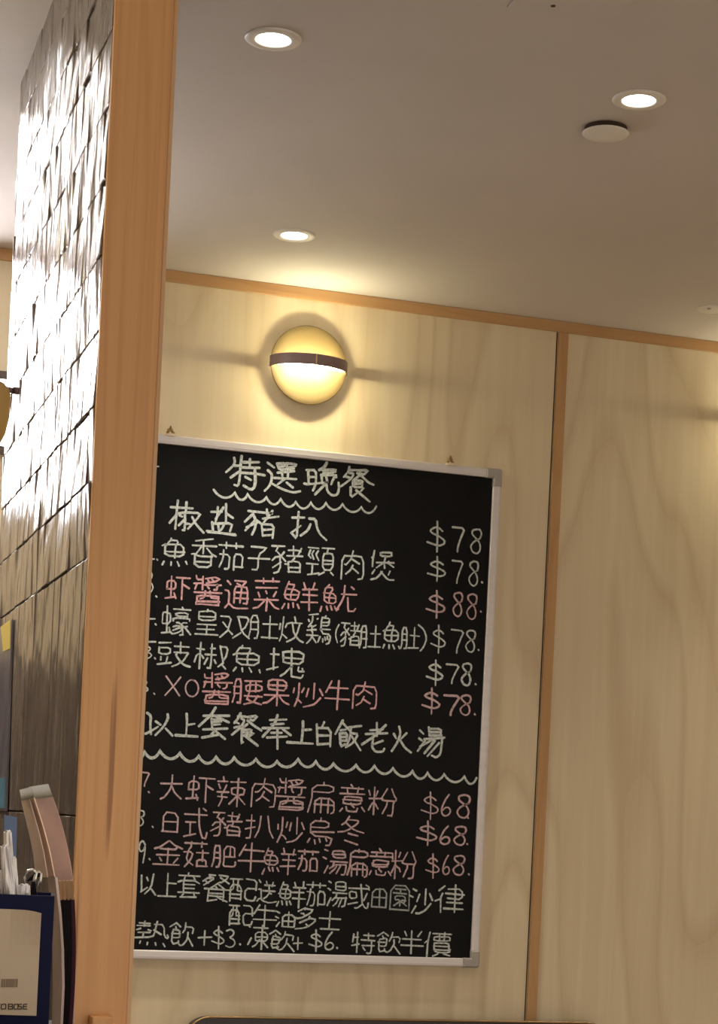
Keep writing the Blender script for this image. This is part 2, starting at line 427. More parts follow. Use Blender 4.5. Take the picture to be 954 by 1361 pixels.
def glare_strip(x, ya, yb_, label):  # unseen glowing strips added for the white streaks on the tiles
    t = thing('glare_strip_light', label, 'ceiling light', (x, (ya + yb_) / 2, ZC), 0, 'added ceiling strips that glare on the tiled partition')
    link('housing', boxed(x - 0.013, x + 0.013, ya, yb_, ZC - 0.012, ZC - 0.0005, bevel=0.002), M['white_plastic'], t)
    link('lens', boxed(x - 0.011, x + 0.011, ya + 0.006, yb_ - 0.006, ZC - 0.0135, ZC - 0.0121), M['glare_strip_light'], t)
glare_strip(0.325, 3.52, 4.30, 'added unseen ceiling strip next to the tiled partition, for its glare')
glare_strip(0.262, 3.20, 4.30, 'added unseen ceiling strip farther from the tiled partition, for its glare')

p = at_z(805, 170, ZC)
t = thing('ceiling_disc', 'flat blank round disc cover on the ceiling beside a downlight', 'ceiling disc', (p.x, p.y, ZC))
link('neck', lathe([(0.0375, 0.0), (0.0375, -0.009)], 40, (p.x, p.y, ZC)), M['gap'], t, True)
link('cover', lathe([(0.0001, -0.0085), (0.0395, -0.0085), (0.0410, -0.0092), (0.0412, -0.0105), (0.0400, -0.0118), (0.020, -0.0124), (0.0001, -0.0126)], 56, (p.x, p.y, ZC)), M['white_plastic'], t, True)

a = at_z(735, 5, ZC)
t = thing('ceiling_hatch', 'faint painted ceiling hatch plate with a small dark hole', 'hatch', (a.x, a.y, ZC))
link('plate', boxed(a.x - 0.06, a.x + 0.105, a.y - 0.19, a.y + 0.035, ZC - 0.0030, ZC - 0.0001, bevel=0.001), M['ceiling'], t)
link('hole', lathe([(0.0001, -0.0040), (0.0035, -0.0040), (0.0038, -0.0029)], 16, (a.x, a.y, ZC)), M['gap'], t)

a = at_z(940, 408, ZC)
t = thing('ceiling_plate', 'small pale patch plate with one screw on the ceiling near the right edge', 'patch plate', (a.x, a.y, ZC))
link('plate', lathe([(0.0001, -0.004), (0.030, -0.004), (0.034, -0.0015), (0.034, 0)], 30, (a.x + 0.015, a.y + 0.01, ZC)), M['white_plastic'], t, True)
link('screw', lathe([(0.0001, -0.0065), (0.004, -0.0065), (0.005, -0.004)], 14, (a.x + 0.002, a.y - 0.005, ZC)), M['corner'], t, True)

# ------------------------------------------------------------------ gold wall sconces
def sconce(x, z, label, y=YB, rotz=0.0, power=1.0):
    """built facing -Y at the origin, then placed"""
    R, BASE = 0.0925, 0.022
    t = thing('wall_sconce', label, 'wall lamp', (x, y, z), rotz, 'gold wall sconces')
    def part_(name, bm, m, smooth=False):
        bm.transform(t.matrix_basis); return link(name, bm, m, t, smooth)
    part_('wall_mount', lathe([(0.0001, 0.0), (0.035, 0.0), (0.035, -0.006), (0.030, -0.008), (0.030, -BASE + 0.004), (0.0001, -BASE + 0.004)], 32, axis='Y'), M['bronze'], True)
    dome = [(0.0001, -BASE - 0.0035), (R * 0.5, -BASE - 0.003), (R * 0.85, -BASE - 0.0018), (R - 0.0018, -BASE - 0.001), (R - 0.0004, -BASE - 0.0004), (R, -BASE + 0.0006), (R - 0.0012, -BASE + 0.002), (R * 0.5, -BASE + 0.001), (0.0001, -BASE + 0.001)]
    part_('disc_shade', lathe(dome, 72, axis='Y'), M['gold'], True)
    # half-round light band across the middle of the disc, bowed out towards the room
    bz0, bz1, sag = -0.0125, 0.0125, 0.066
    n = 40
    def arc(rx, ry, k): a_ = math.pi * k / n; return (rx * math.cos(a_), -BASE + 0.004 - ry * math.sin(a_))
    bm = new(); rings = []
    for k in range(n + 1):
        xo, yo = arc(R + 0.001, sag + 0.004, k); xi, yi = arc(R - 0.0015, sag + 0.0015, k)
        rings.append([bm.verts.new((xo, yo, bz0)), bm.verts.new((xo, yo, bz1)), bm.verts.new((xi, yi, bz1)), bm.verts.new((xi, yi, bz0))])
    for q, s in zip(rings[:-1], rings[1:]):
        for i in range(4): bm.faces.new([q[i], q[(i + 1) % 4], s[(i + 1) % 4], s[i]])
    bm.faces.new(rings[0]); bm.faces.new(rings[-1][::-1])
    part_('light_band', bm, M['bronze'])
    for nm, zz_, m in (('lower_lens', bz0 + 0.006, M['glow_down']), ('upper_lens', bz1 - 0.006, M['glow_up'])):
        bm = new()
        th = 0.001
        lo = [bm.verts.new((*arc(R - 0.0016, sag + 0.0014, k), zz_)) for k in range(n + 1)]
        hi = [bm.verts.new((v.co.x, v.co.y, zz_ + (th if nm == 'lower_lens' else -th))) for v in lo]
        bm.faces.new(lo); bm.faces.new(hi[::-1])
        for i in range(len(lo)):
            j = (i + 1) % len(lo); bm.faces.new([lo[i], lo[j], hi[j], hi[i]])
        part_(nm, bm, m)
    for nm, zz_, xq in [(n_, z_, x_) for n_, z_ in (('lower_bulb', bz0 + 0.0035), ('upper_bulb', bz1 - 0.0035)) for x_ in (-0.038, 0.0, 0.038)]:
        ld = bpy.data.lights.new(nm, 'POINT'); ld.energy = SCONCE_LAMP / 3 * (1.2 if nm == 'lower_bulb' else 0.95) * power; ld.color = (1.0, 0.92, 0.58); ld.shadow_soft_size = 0.007
        lo_ = bpy.data.objects.new(nm, ld); COL.objects.link(lo_); lo_.parent = t
        lo_.location = (xq, -BASE - (0.050 if xq == 0 else 0.045), zz_)
    part_('seam', boxed(-0.0014, 0.0014, -BASE - sag - 0.0012, -BASE - sag + 0.002, bz0 + 0.002, bz1), M['brass_line'])
    return t
SZ = at_y(414.5, 482, YB - 0.05)
sconce(SZ.x, SZ.z, 'round gold wall sconce with a lit dark band, above the chalkboard')
rx = at_y(1052, 555, YB - 0.05).x
sconce(rx, SZ.z, 'round gold wall sconce on the panel right of the upright strip')
sconce(X0, SZ.z, 'added unseen gold sconce on the left side wall, brightening the ceiling', 2.85, math.pi / 2, 5.0)  # out of view, added and boosted to brighten the ceiling corner

# ------------------------------------------------------------------ chalkboard menu
BX0, BX1 = 0.789, 1.689
BZ0, BZ1 = EYE - 0.341, EYE + 0.8595
FT, BY = 0.021, YB - 0.017                 # rail width, board face
board = thing('menu_chalkboard', 'tall black menu chalkboard with aluminium frame and handwritten dinner prices', 'chalkboard', ((BX0 + BX1) / 2, YB, BZ0))
YF = YB - 0.0225                           # rail front
link('writing_surface', boxed(BX0 + 0.01, BX1 - 0.01, BY, YB - 0.002, BZ0 + 0.01, BZ1 - 0.01), M['board'], board)
def rail(x0, x1, z0, z1, vertical):
    bm = new()
    box(bm, x0, x1, YF, YB - 0.001, z0, z1, bevel=0.0035, seg=3)
    if vertical: box(bm, (x0 + x1) / 2 + 0.002, (x0 + x1) / 2 + 0.0045, YF - 0.0012, YF + 0.002, z0 + 0.003, z1 - 0.003)
    else: box(bm, x0 + 0.003, x1 - 0.003, YF - 0.0012, YF + 0.002, (z0 + z1) / 2 - 0.0045, (z0 + z1) / 2 - 0.002)
    return link('frame_rail', bm, M['aluminium'], board)
rail(BX0, BX1, BZ1 - FT, BZ1, False); rail(BX0, BX1, BZ0, BZ0 + FT, False)
rail(BX0, BX0 + FT, BZ0 + FT, BZ1 - FT, True); rail(BX1 - FT, BX1, BZ0 + FT, BZ1 - FT, True)
for sx in (0, 1):
    for sz in (0, 1):
        e, Lc = 0.0012, 0.042
        kx, kz = (BX0 - e, 1) if sx == 0 else (BX1 + e, -1), (BZ0 - e, 1) if sz == 0 else (BZ1 + e, -1)
        ox, dx, oz, dz = kx[0], kx[1], kz[0], kz[1]
        w_ = FT + 2 * e
        poly = [(0.004, 0), (Lc, 0), (Lc, w_), (w_, w_), (w_, Lc), (0, Lc), (0, 0.004)]
        def cap(sc_, y_): return [bm.verts.new((ox + dx * (px_ + (sc_ if px_ < 0.01 else -sc_)), y_, oz + dz * (pz_ + (sc_ if pz_ < 0.01 else -sc_)))) for px_, pz_ in poly]
        bm = new()
        back, mid_, frn = cap(0.0, YB - 0.0008), cap(0.0, YF - 0.0005), cap(0.0035, YF - 0.0035)
        for q, r_ in ((back, mid_), (mid_, frn)):
            for i in range(7): bm.faces.new([q[i], q[(i + 1) % 7], r_[(i + 1) % 7], r_[i]])
        bm.faces.new(frn); bm.faces.new(back[::-1])
        link('corner_cap', bm, M['corner'], board)
for (px, py) in ((226, 580), (598, 617)):
    c = at_y(px, py, YF)
    bm = new()
    box(bm, c.x - 0.008, c.x + 0.008, YF - 0.004, YB - 0.001, BZ1 - 0.003, BZ1 + 0.004, bevel=0.001)
    k = link('hanging_clip', bm, M['clip_pale'], board)
    bm = new()
    tube(bm, [(c.x - 0.007, YF - 0.001, BZ1 + 0.003), (c.x - 0.004, YF - 0.002, BZ1 + 0.012), (c.x, YF - 0.001, BZ1 + 0.018), (c.x + 0.003, YF, BZ1 + 0.012), (c.x + 0.008, YF, BZ1 + 0.003)], 0.0034, 8)
    sub('hook', bm, M['clip'], k, board, True)
    k['label'] = 'small tan hanging clip on the top rail'

# ------------------------------------------------------------------ the handwriting
GLYPH = {
 '特': '6696759985948535 42589758 93124712 69006935 02090046 58814969 17001797 31560065 03242824 99353935',
 '選': '29679567 50674941 33499249 75697641 58245431383132263215 9994909944991788 000010031715 32155415550232003215 928679787569 9529743168266815 5067517535863394 044417451788 68159015920268006815 17880694',
 '晚': '685945932499 560041304259965994292631 998497997597673778115409 00880009261126790079 00432643',
 '餐': '261114110023 2611401339190541 26112600 80538093 79672367 919956845678 23972552 23788280 26004800 600091009008702659262552 62119432 05559954 80535431 22291424 23975493 46445352',
 '椒': '15991500 275521431442 84757309 8462915399117309 96938475 84757388 26210321 007508471442 30813759 389449934903 32416541 62616775 49186218',
 '盐': '03174717 66526600 661977199631 63686399 9099886611660999 99990099 49440050 27462700 36993668',
 '豬': '94118435 3926274215430256 901882145314 53645494 4365536454566555 0999229728852742 26620081 93945494 939493586555 99374937 6555734167306700 20081424 00064006 42551424 93765476',
 '扒': '780684639997 029917971700 00613452 02243024 530849633497',
 '魚': '122912708770872912290034 4970493461113009 87491249 300923111229 30093300 35853697 10850397 68995884 94889997',
 '香': '17571999829982628753 8262256109540057 49484906 97260226 995679486027 12068200 17573927 19808280',
 '茄': '26993799429143430243 182816620394 70207000 99090009 6299623996409691 62919691 29222900',
 '子': '99490049 130081007810493048992297',
 '頸': '99005300 43000200 87889796 46860293 751858195876967696197518 58399639 061300280945 96585858 244517292313 65894499 75187602 21602189 02584358 401332284345',
 '肉': '1448235045295000 009900174916991999967899 505140711984 80464529 47637579',
 '煲': '12792067 96342634 115411191700 601957356056 733474429453 02221119 009926914571 457177969996 80677379 601939193605840382196019 57352654',
 '虾': '69996908 69369450 00934086 21882100 06554055402206200655 43933771 44069906',
 '醬': '376834772182 0890116887689079 62097015 99293829 38573768 00579957 41228112880367003706 27462700 9090909908990890 90900890 90909079 492949375642 08280346 00282728 49125519 58575868 271508150602 822981467048 907961795868',
 '通': '8283938496809628702439263983 96633963 88027024 88023900 67817024 999745991784 02991784 06031916 511165167024 178417440042 96443944',
 '菜': '617078889994 97680468 31153100 70007008 79548837 97080408 51995160 07289025 48405148 427022900094 21531642',
 '鮮': '76997621 53699969 00990681 43784891 54219721 63215900 1409321123342367 062743294365066505321500 91008721 06474347 56449444 17791993 29793293',
 '魷': '00990481 7647769594989986 180006220668396839330431 469664536603 518643863977 16811895 91168506 2168213531121310 06493949 28803393 96335233',
 '蠔': '17861500 152102210257 1521292329570257 72684281 9992887759544954 4051424296429951 00903186 318637955690708170548854 31862871 659977957268 4369566372689165 99094209 71086800 88324932492187208832',
 '皇': '48004609 132814468646850914091328 13288628 99990099 86801380 49994963 91610861',
 '双': '560273739999 7363864696025602 40822763 062718462751 276338020000 00992763 73734699',
 '肚': '44949994 72947200 49369636 209932963002060306720099 06303230 30600660',
 '炆': '263932209722 70226400 3599618675688522 9997829162685022 32831568 170015680397 03240046',
 '鷄': '857588849684 05210315 77877376 00734573 08401941 084023202205 2175226115541941 40530258 829994949765576457097108 57239123 19413235 217515880099 21753994 40204214 42020306 57509950 65796590 912391375737 912390097108 73007108 54764994',
 '豉': '31622787 99978794677655545843 459964908173934891435143 73437300 51199719 00934285 10770965 01063906 04280451375136250428',
 '塊': '00822972 65006794739996999990 403241119412945241524032 26290229 967979818464 96799470 14021475 40329432 3596498558656462',
 '腰': '604496449620431943446044 79447902 99614061 40029702 88637788 1797269728932600060006580096 42997788 68885177 600260525177 28280628 77889996 06582658',
 '果': '05609960 999478836163 52025299 15218821 4963218809940093 524115391700880387415241',
 '炒': '34192838 00440225 99449020 328323711569 170017600397 9160748551973699 70007066 51204550',
 '牛': '02402400 16209322 99590059 49994900',
 '以': '05050779 00864163 840070713499 70719999 39104928',
 '上': '00999999 45994500 45409140',
 '套': '02779977 2097288625373313 004019327729 97110211 86971399 79967477 44114600 25617561 77299738 77296813 25467746',
 '奉': '94420042 5200363819590268 696524651959 47994756 06129112 996885636944 85270927 85830883',
 '白': '00990019401799199999 40174600 00569956 00919991',
 '飯': '253009300993 2530393239640965 25302219 39480948 99967772572657069700 6132973288676397 34850993 34853277 61324899 002222004316',
 '老': '0371326046504541 99400040 65399105 45414200 11157719 938294908799409932903260 32748862',
 '火': '48004645406316930099 80499123 14230549 999775894552',
 '湯': '12370032 9017903242324017 90174017 9017880242024017 9663939188997999 96634263 26744263 566548803294 76656096 29469946 06001705 46484263 17650394',
 '大': '99350035 00991890396348374900 483771779797',
 '辣': '45908058965696345134515668589991 73027399 48149914 39470047 3424205320750997 36670367 02153715 23151900 06241237',
 '扁': '49964950 23972550975099968999 23739973 009712591309940996311231 54095300 74967450',
 '意': '05129412 00309930 69307312 30302815 51104500 2883319969997387 588345754569 87809793 1556166982698456 84561556 8456844315431556 10830395',
 '粉': '008211561854 05260208 19991900 185429613473 34092927 499162656347 7197849787919047993890278002 904748464538 00404538 45386203',
 '日': '00999999 0099000099029999 00509950',
 '式': '47480548 00229722 998096998397758864516000 25482590 02945285 80009109',
 '烏': '74998998946812661211811279351235 12509950 25802895 45114600 73866877 49924378 00930578',
 '冬': '00583052752175113711 272164499956 38647572 400027211429 73992484',
 '金': '8125753322331926 993175214900 00999799 48994833 85697089 19732686 003319264900 06599159',
 '菇': '29002920192908713991 02099709 70197000 99434943 54949494 5494546893689494 0399297337430042 74687429',
 '肥': '49469346 72467202 189930963000060006700097 30290629 96759983939753974988500291029346 30570657',
 '配': '2800274828534253 00004400 0299022242244291 02724272 42910291 99779497609460409440 0256095616421400 964896025800',
 '送': '014015421585 348244776157 35229022 49224402 75228102 93463146 009707871585 13120400 61576859 61576122 15853196479984999993',
 '或': '359745977080 93190019 931993087800 9977969983977080 59007080 706877679137 00904382 223706370665406540392237',
 '田': '49004999 9999990000000099 00509950 99990099',
 '園': '49174930 22177717 48654784 158255597861 15328432 848242592359234474447861 72747861 00999999 0099000097009999',
 '沙': '00351239 3199429968869055 99448717 43193252 22660596 63006363 22080802',
 '律': '91633863 99303530 64026498 4047914790124012 232915471799 08172700 32819781 00561547',
 '油': '99963896 9996992438243896 68966800 07022108 00361542 05991871 99603860',
 '多': '55746583 48004608 10254608 272738284638 0050075336467225801679094608 2072685099529764609024990099 73396850',
 '士': '06999399 48994800 99400040',
 '熱': '0070556564416700 76525535 11840694 59856296 40500350 35873596 44230023 11340038 40080508 32324337 88879499 21672150 21212100 97559967886584155315',
 '飲': '3586099409342632 09504050 534062216400 622196219346 44182402 73387362589143973586 263240354050 26322321 405038670967 24020021 34783586 99997362',
 '凍': '546494629429342734625464 94463446 99936665 64996400 05110009 219337875464 14550082 27119911',
 '半': '00679967 48994800 13032222 75258603 08399139',
 '價': '75057534 31059905 751834183434933593187518 54055435 75919997 12340046 139712342100 31995290 93589370 93583758 9358904639463758 37583770 9370918237823770 93703770',
}
def circ(cx, cy, rx, ry, a0=0, a1=360, n=14):
    return [(cx + rx * math.cos(math.radians(a0 + (a1 - a0) * i / n)), cy + ry * math.sin(math.radians(a0 + (a1 - a0) * i / n))) for i in range(n + 1)]
LATIN = {   # strokes in a 0-99 box, y down
 '$': [[(84, 30), (66, 20), (43, 17), (17, 27), (26, 36), (61, 45), (97, 60), (92, 73), (62, 79), (2, 65)], [(55, 0), (56, 50), (53, 99)]],
 '6': [[(78, 0), (46, 22), (20, 50), (8, 74), (20, 94), (50, 99), (82, 90), (92, 74), (78, 60), (48, 58), (16, 74)]],
 '7': [[(0, 2), (99, 7), (64, 48), (42, 80), (38, 99)]],
 '8': [[(87, 38), (99, 20), (90, 5), (58, 1), (20, 6), (16, 20), (44, 35), (77, 51), (90, 72), (80, 91), (55, 99), (20, 91), (3, 69), (32, 51), (87, 37)]],
 '3': [[(8, 8), (50, 0), (84, 14), (74, 34), (36, 46), (80, 56), (96, 76), (72, 96), (30, 99), (0, 92)]],
 '9': [[(90, 20), (60, 0), (26, 12), (14, 34), (34, 50), (70, 44), (92, 18), (84, 60), (62, 99)]],
 'X': [[(8, 0), (50, 48), (92, 99)], [(99, 4), (50, 52), (0, 96)]],
 'O': [circ(50, 50, 48, 48, -80, 285, 22)],
 '+': [[(0, 48), (99, 44)], [(50, 0), (46, 99)]],
 '(': [[(90, 0), (30, 26), (8, 60), (50, 99)]],
 ')': [[(0, 0), (60, 18), (92, 52), (60, 82), (20, 99)]],
 '.': [[(30, 30), (60, 70)]],
 '-': [[(0, 50), (99, 50)]],
}
def strokes_of(c):
    if c in LATIN: return LATIN[c]
    out = []
    for s in GLYPH[c].split(' '):
        out.append([(int(s[i:i + 2]), int(s[i + 2:i + 4])) for i in range(0, len(s), 4)])
    return out
def soften(p):                              # one round of corner cutting, ends kept
    if len(p) < 3: return p
    o = [p[0]]
    for i in range(1, len(p) - 1):
        a, b, c = Vector(p[i - 1]), Vector(p[i]), Vector(p[i + 1])
        k = 0.22
        o += [tuple(b.lerp(a, k)), tuple(b.lerp(c, k))]
    o.append(p[-1])
    return o
wr = random.Random(3)
PXM = 1.0 / 553.0                            # metres per photo pixel on the board
def ribbon(bm, pts, w, lift):
    """a rounded chalk stroke through pixel points, laid on the board face"""
    P = [at_y(px, py, BY) for px, py in pts]
    Q = [Vector((p.x, p.z)) for p in P]
    R_ = [Q[0]]
    for q in Q[1:]:
        if (q - R_[-1]).length > 0.0006: R_.append(q)
    if len(R_) == 1: R_.append(R_[0] + Vector((0.0008, -0.0008)))
    Q = R_; n = len(Q); y = BY - 0.0003 - lift
    h = w * PXM / 2
    e0 = 0.92 + 0.2 * wr.random(); e1 = 0.72 + 0.3 * wr.random()
    wid = [h * (e0 + (e1 - e0) * i / max(1, n - 1)) * (0.9 + 0.2 * wr.random()) for i in range(n)]
    Lf, Rt = [], []
    for i in range(n):
        d0 = (Q[i] - Q[i - 1]).normalized() if i else (Q[1] - Q[0]).normalized()
        d1_ = (Q[i + 1] - Q[i]).normalized() if i < n - 1 else d0
        d = d0 + d1_
        d = d.normalized() if d.length > 0.3 else d1_
        nn = Vector((-d.y, d.x)); s = min(1.6, 1 / max(0.5, nn.dot(Vector((-d0.y, d0.x)))))
        Lf.append(Q[i] + nn * wid[i] * s); Rt.append(Q[i] - nn * wid[i] * s)
    V = lambda q: bm.verts.new((q.x, y, q.y))
    A = [V(q) for q in Lf]; B = [V(q) for q in Rt]
    for i in range(n - 1): bm.faces.new([A[i], A[i + 1], B[i + 1], B[i]])
    for i, sgn in ((0, -1), (n - 1, 1)):      # round ends
        d = (Q[1] - Q[0]).normalized() if i == 0 else (Q[-1] - Q[-2]).normalized()
        nn = Vector((-d.y, d.x))
        fan = [A[i]]
        for k in range(1, 4):
            t_ = math.pi * k / 4
            fan.append(V(Q[i] + nn * wid[i] * math.cos(t_) + d * sgn * wid[i] * math.sin(t_)))
        fan.append(B[i]); bm.faces.new(fan)
def glyph(bm, c, x0, x1, y0, y1, w, cnt=[0]):
    sh, sk = 0.0475, (0.045 if c not in LATIN else 0.03)
    W_, H_ = x1 - x0, y1 - y0
    if c in LATIN: sh = sk = 0.0
    w2 = max(2.0, W_ - sh * H_ - w); h2 = max(2.0, H_ - sk * W_ - w)
    cx, cy = (x0 + x1) / 2, (y0 + y1) / 2
    hand = 0.0 if c in '.-' else (0.8 if c in LATIN else 1.7)
    for s in strokes_of(c):
        pts = []
        jx, jy = wr.gauss(0, hand), wr.gauss(0, hand)
        for (a_, b_) in soften(s):
            a_ += jx + wr.gauss(0, hand * 0.5); b_ += jy + wr.gauss(0, hand * 0.5)
            u_, v_ = a_ / 99 - 0.5, b_ / 99 - 0.5
            pts.append((cx + w2 * u_ - sh * H_ * v_, cy + h2 * v_ + sk * W_ * u_))
        cnt[0] += 1
        ribbon(bm, pts, w * (0.92 + 0.16 * wr.random()), (cnt[0] % 7) * 0.00005)
def write(name, m, w, items, label=None):
    bm = new()
    for it in items:
        glyph(bm, it[0], *it[1:5], it[5] if len(it) > 5 else w)
    bmesh.ops.reverse_faces(bm, faces=bm.faces)
    o = link(name, bm, M[m], board)
    if label: o['label'] = label
def traced(name, m, sets, label=None):
    bm = new(); k = 0
    for ox, oy, sc_, w, strokes in sets:
        for st in strokes:
            pts = [(ox + a_ / sc_, oy + b_ / sc_) for a_, b_ in st]
            ribbon(bm, soften(pts), w * (0.94 + 0.12 * wr.random()), (k % 7) * 0.00005); k += 1
    o = link(name, bm, M[m], board)
    if label: o['label'] = label
def wave(name, m, w, peaks, depth, label):
    pts = []
    for (xa, ya), (xb, yb2) in zip(peaks[:-1], peaks[1:]):
        for k in range(8):
            t_ = k / 8
            pts.append((xa + (xb - xa) * t_, ya + (yb2 - ya) * t_ + depth * math.sin(math.pi * t_) ** 0.75))
    pts.append(peaks[-1])
    bm = new(); ribbon(bm, pts, w, 0.0001)
    o = link(name, bm, M[m], board); o['label'] = label

def dot(x, y, s=2.6): return ('.', x - s, x + s, y - s, y + s)
WH, PK, PP = 'white_chalk', 'pink_chalk', 'pale_pink_chalk'
traced('menu_heading', WH, [(295, 600, 8.673, 3.4, [
  [(140,75),(150,130),(110,185),(45,240)], [(150,165),(205,165)], [(100,300),(205,228)], [(225,55),(212,180),(202,320),(185,400),(142,385)], [(250,125),(425,125)], [(322,90),(318,180)], [(235,185),(430,190)], [(205,245),(380,255),(490,275)],
  [(378,215),(385,330),(375,410),(335,445),(250,395)], [(270,295),(335,330)],
  [(525,130),(600,185)], [(530,220),(575,260),(570,340),(545,400),(490,455)], [(575,370),(660,420),(760,460),(830,475),(900,460)], [(635,142),(725,137),(722,170),(655,178)], [(640,150),(660,212),(732,204)], [(742,137),(855,148),(845,172),(760,184)], [(745,150),(752,208),(830,196)],
  [(640,246),(830,228)], [(600,305),(855,320)], [(690,215),(695,310)], [(762,215),(756,312)], [(725,315),(640,380)], [(745,360),(815,415)]]),
 (395, 600, 8.673, 3.4, [
  [(125,220),(130,380)], [(105,215),(215,215),(215,350),(200,410),(180,450)], [(130,295),(210,295)], [(80,370),(120,380),(350,355)], [(340,130),(310,185),(250,215)], [(290,215),(440,210),(435,240),(300,250)], [(275,272),(445,270),(450,300)], [(280,280),(285,370)], [(332,280),(345,350)], [(430,290),(405,340),(390,380)],
  [(345,350),(280,420),(205,495)], [(335,380),(345,460),(400,510),(460,500),(480,440),(475,360)],
  [(600,180),(590,230),(535,295)], [(600,215),(680,215)], [(600,250),(645,250),(640,290),(590,340),(500,405)], [(560,290),(605,305)], [(690,220),(815,215),(770,270),(720,250)], [(690,250),(760,300),(820,360),(880,385)], [(720,275),(640,340)], [(650,342),(750,335),(745,400)], [(640,350),(640,410),(770,415),(730,460)], [(650,375),(740,370)], [(615,415),(615,530),(690,480)], [(680,450),(750,510),(835,580)]])], 'large white chalk heading')
wave('wavy_underline', WH, 3.2, [(284, 651), (312, 655), (329, 657), (354, 661), (373, 663), (393, 667), (413, 668), (433, 668.5), (455, 670), (480, 674), (500, 673)], 8.5, 'short white wavy chalk line')
write('line_number', WH, 2.24, [('-', 206, 212, 618, 622)])
traced('menu_line', WH, [(215, 655, 8.673, 3.2, [
  [(105,165),(355,180)], [(185,90),(175,180),(165,300),(155,415)], [(170,250),(90,345)], [(285,110),(275,230)], [(190,240),(265,225),(450,235),(400,310),(300,415)], [(265,230),(267,340),(262,430),(240,430)], [(205,260),(235,275)], [(265,305),(195,375)], [(285,355),(325,360)], [(350,280),(390,360),(480,460)],
  [(570,220),(690,218)], [(645,165),(640,260),(620,330)], [(710,170),(660,240),(620,300)], [(740,130),(738,340)], [(745,240),(820,290)], [(580,340),(590,440)], [(590,355),(815,350),(785,445)], [(650,365),(655,430)], [(715,370),(690,420),(660,440)], [(520,440),(850,490)], [(530,452),(845,478)]]),
 (315, 660, 7.338, 3.2, [
  [(110,140),(340,165)], [(155,170),(75,245)], [(160,180),(185,240),(175,310),(145,370)], [(180,225),(80,330)], [(200,250),(90,300)], [(190,230),(235,265)], [(290,125),(295,215)], [(345,140),(240,280)], [(250,215),(405,195)], [(240,280),(250,385)], [(255,270),(360,275),(345,405)], [(255,325),(345,320)], [(250,380),(345,375)],
  [(540,205),(655,205)], [(600,150),(590,280),(580,410),(530,355)], [(525,355),(620,285)], [(715,270),(690,330),(620,380)], [(705,215),(765,220),(780,310),(810,370),(870,425)]])])
write('menu_price', WH, 2.75, [('$', 566, 593, 692, 735), ('7', 600, 619, 699, 735), ('8', 623, 641, 701, 737)])
write('menu_line', WH, 2.41, [dot(209, 744), ('-', 199, 206, 741, 745), ('魚', 214, 251, 713, 754), ('香', 252, 289, 715, 756), ('茄', 289, 325, 720, 758), ('子', 328, 360, 725, 760),
    ('豬', 359, 404, 723, 764), ('頸', 406, 445, 726, 767), ('肉', 452, 485, 730, 771), ('煲', 490, 526, 731, 773)])
write('menu_price', WH, 2.49, [('$', 566, 593, 739, 774), ('7', 600, 617, 743, 776), ('8', 621, 637, 744, 780), dot(640.5, 774, 1.6)])
write('menu_line', PK, 2.49, [('虾', 218, 254, 763, 799), ('醬', 256, 296, 764, 805), ('通', 297, 332, 769, 810), ('菜', 335, 373, 768, 813), ('鮮', 373, 424, 772, 813), ('魷', 425, 475, 775, 815)], 'pink chalk line')
write('menu_price', PP, 2.58, [('$', 565, 593, 784, 823), ('8', 600, 616, 786, 821), ('8', 618, 635, 787, 824), dot(639, 813, 1.8)], 'pale pink chalk price')
write('line_number', WH, 2.06, [('3', 192, 205, 758, 789), dot(208, 793)])
write('menu_line', WH, 2.24, [('-', 198, 207, 820, 825), dot(207, 830), ('蠔', 213, 255, 804, 847), ('皇', 258, 292, 808, 845), ('双', 291, 333, 818, 850), ('肚', 328, 371, 816, 851), ('炆', 369, 404, 819, 855), ('鷄', 406, 442, 815, 857),
    ('(', 444, 452, 829, 855), ('豬', 451, 480, 825, 861), ('肚', 477, 508, 830, 863), ('魚', 507, 534, 826, 864), ('肚', 531, 559, 832, 864), (')', 555, 569, 829, 866)])
write('menu_price', WH, 2.24, [('$', 571, 593, 830, 869), ('7', 599, 618, 835, 869), ('8', 617, 633, 836, 868), dot(636, 864, 1.3)])
write('menu_line', WH, 2.49, [('-', 195, 208, 851, 855), dot(206, 875), ('豉', 208, 254, 850, 888), ('椒', 256, 304, 853, 892), ('魚', 307, 350, 856, 896), ('塊', 354, 407, 858, 901)])
write('line_number', WH, 2.06, [('3', 188, 203, 858, 876)])
write('menu_price', WH, 2.75, [('$', 565, 590, 876, 912), ('7', 592, 612, 881, 910), ('8', 611, 628, 880, 913), dot(632, 909.5, 1.8)])
write('line_number', PP, 2.24, [('X', 218, 241, 898, 926), ('O', 245, 265, 902, 927)], 'pale pink chalk letters')
write('menu_line', PK, 2.49, [('醬', 268, 309, 893, 938), ('腰', 307, 350, 902, 938), ('果', 348, 386, 902, 940), ('炒', 387, 430, 906, 942), ('牛', 430, 466, 904, 945), ('肉', 467, 502, 905, 944)], 'pink chalk line')
write('line_number', WH, 2.24, [('3', 182, 198, 903, 921), dot(205, 922, 2.8)])
write('menu_price', PP, 2.84, [('$', 559, 586, 913, 950), ('7', 589, 613, 922, 952), ('8', 609, 627, 922, 952), dot(631, 949.5, 2.0)], 'pale pink chalk price')
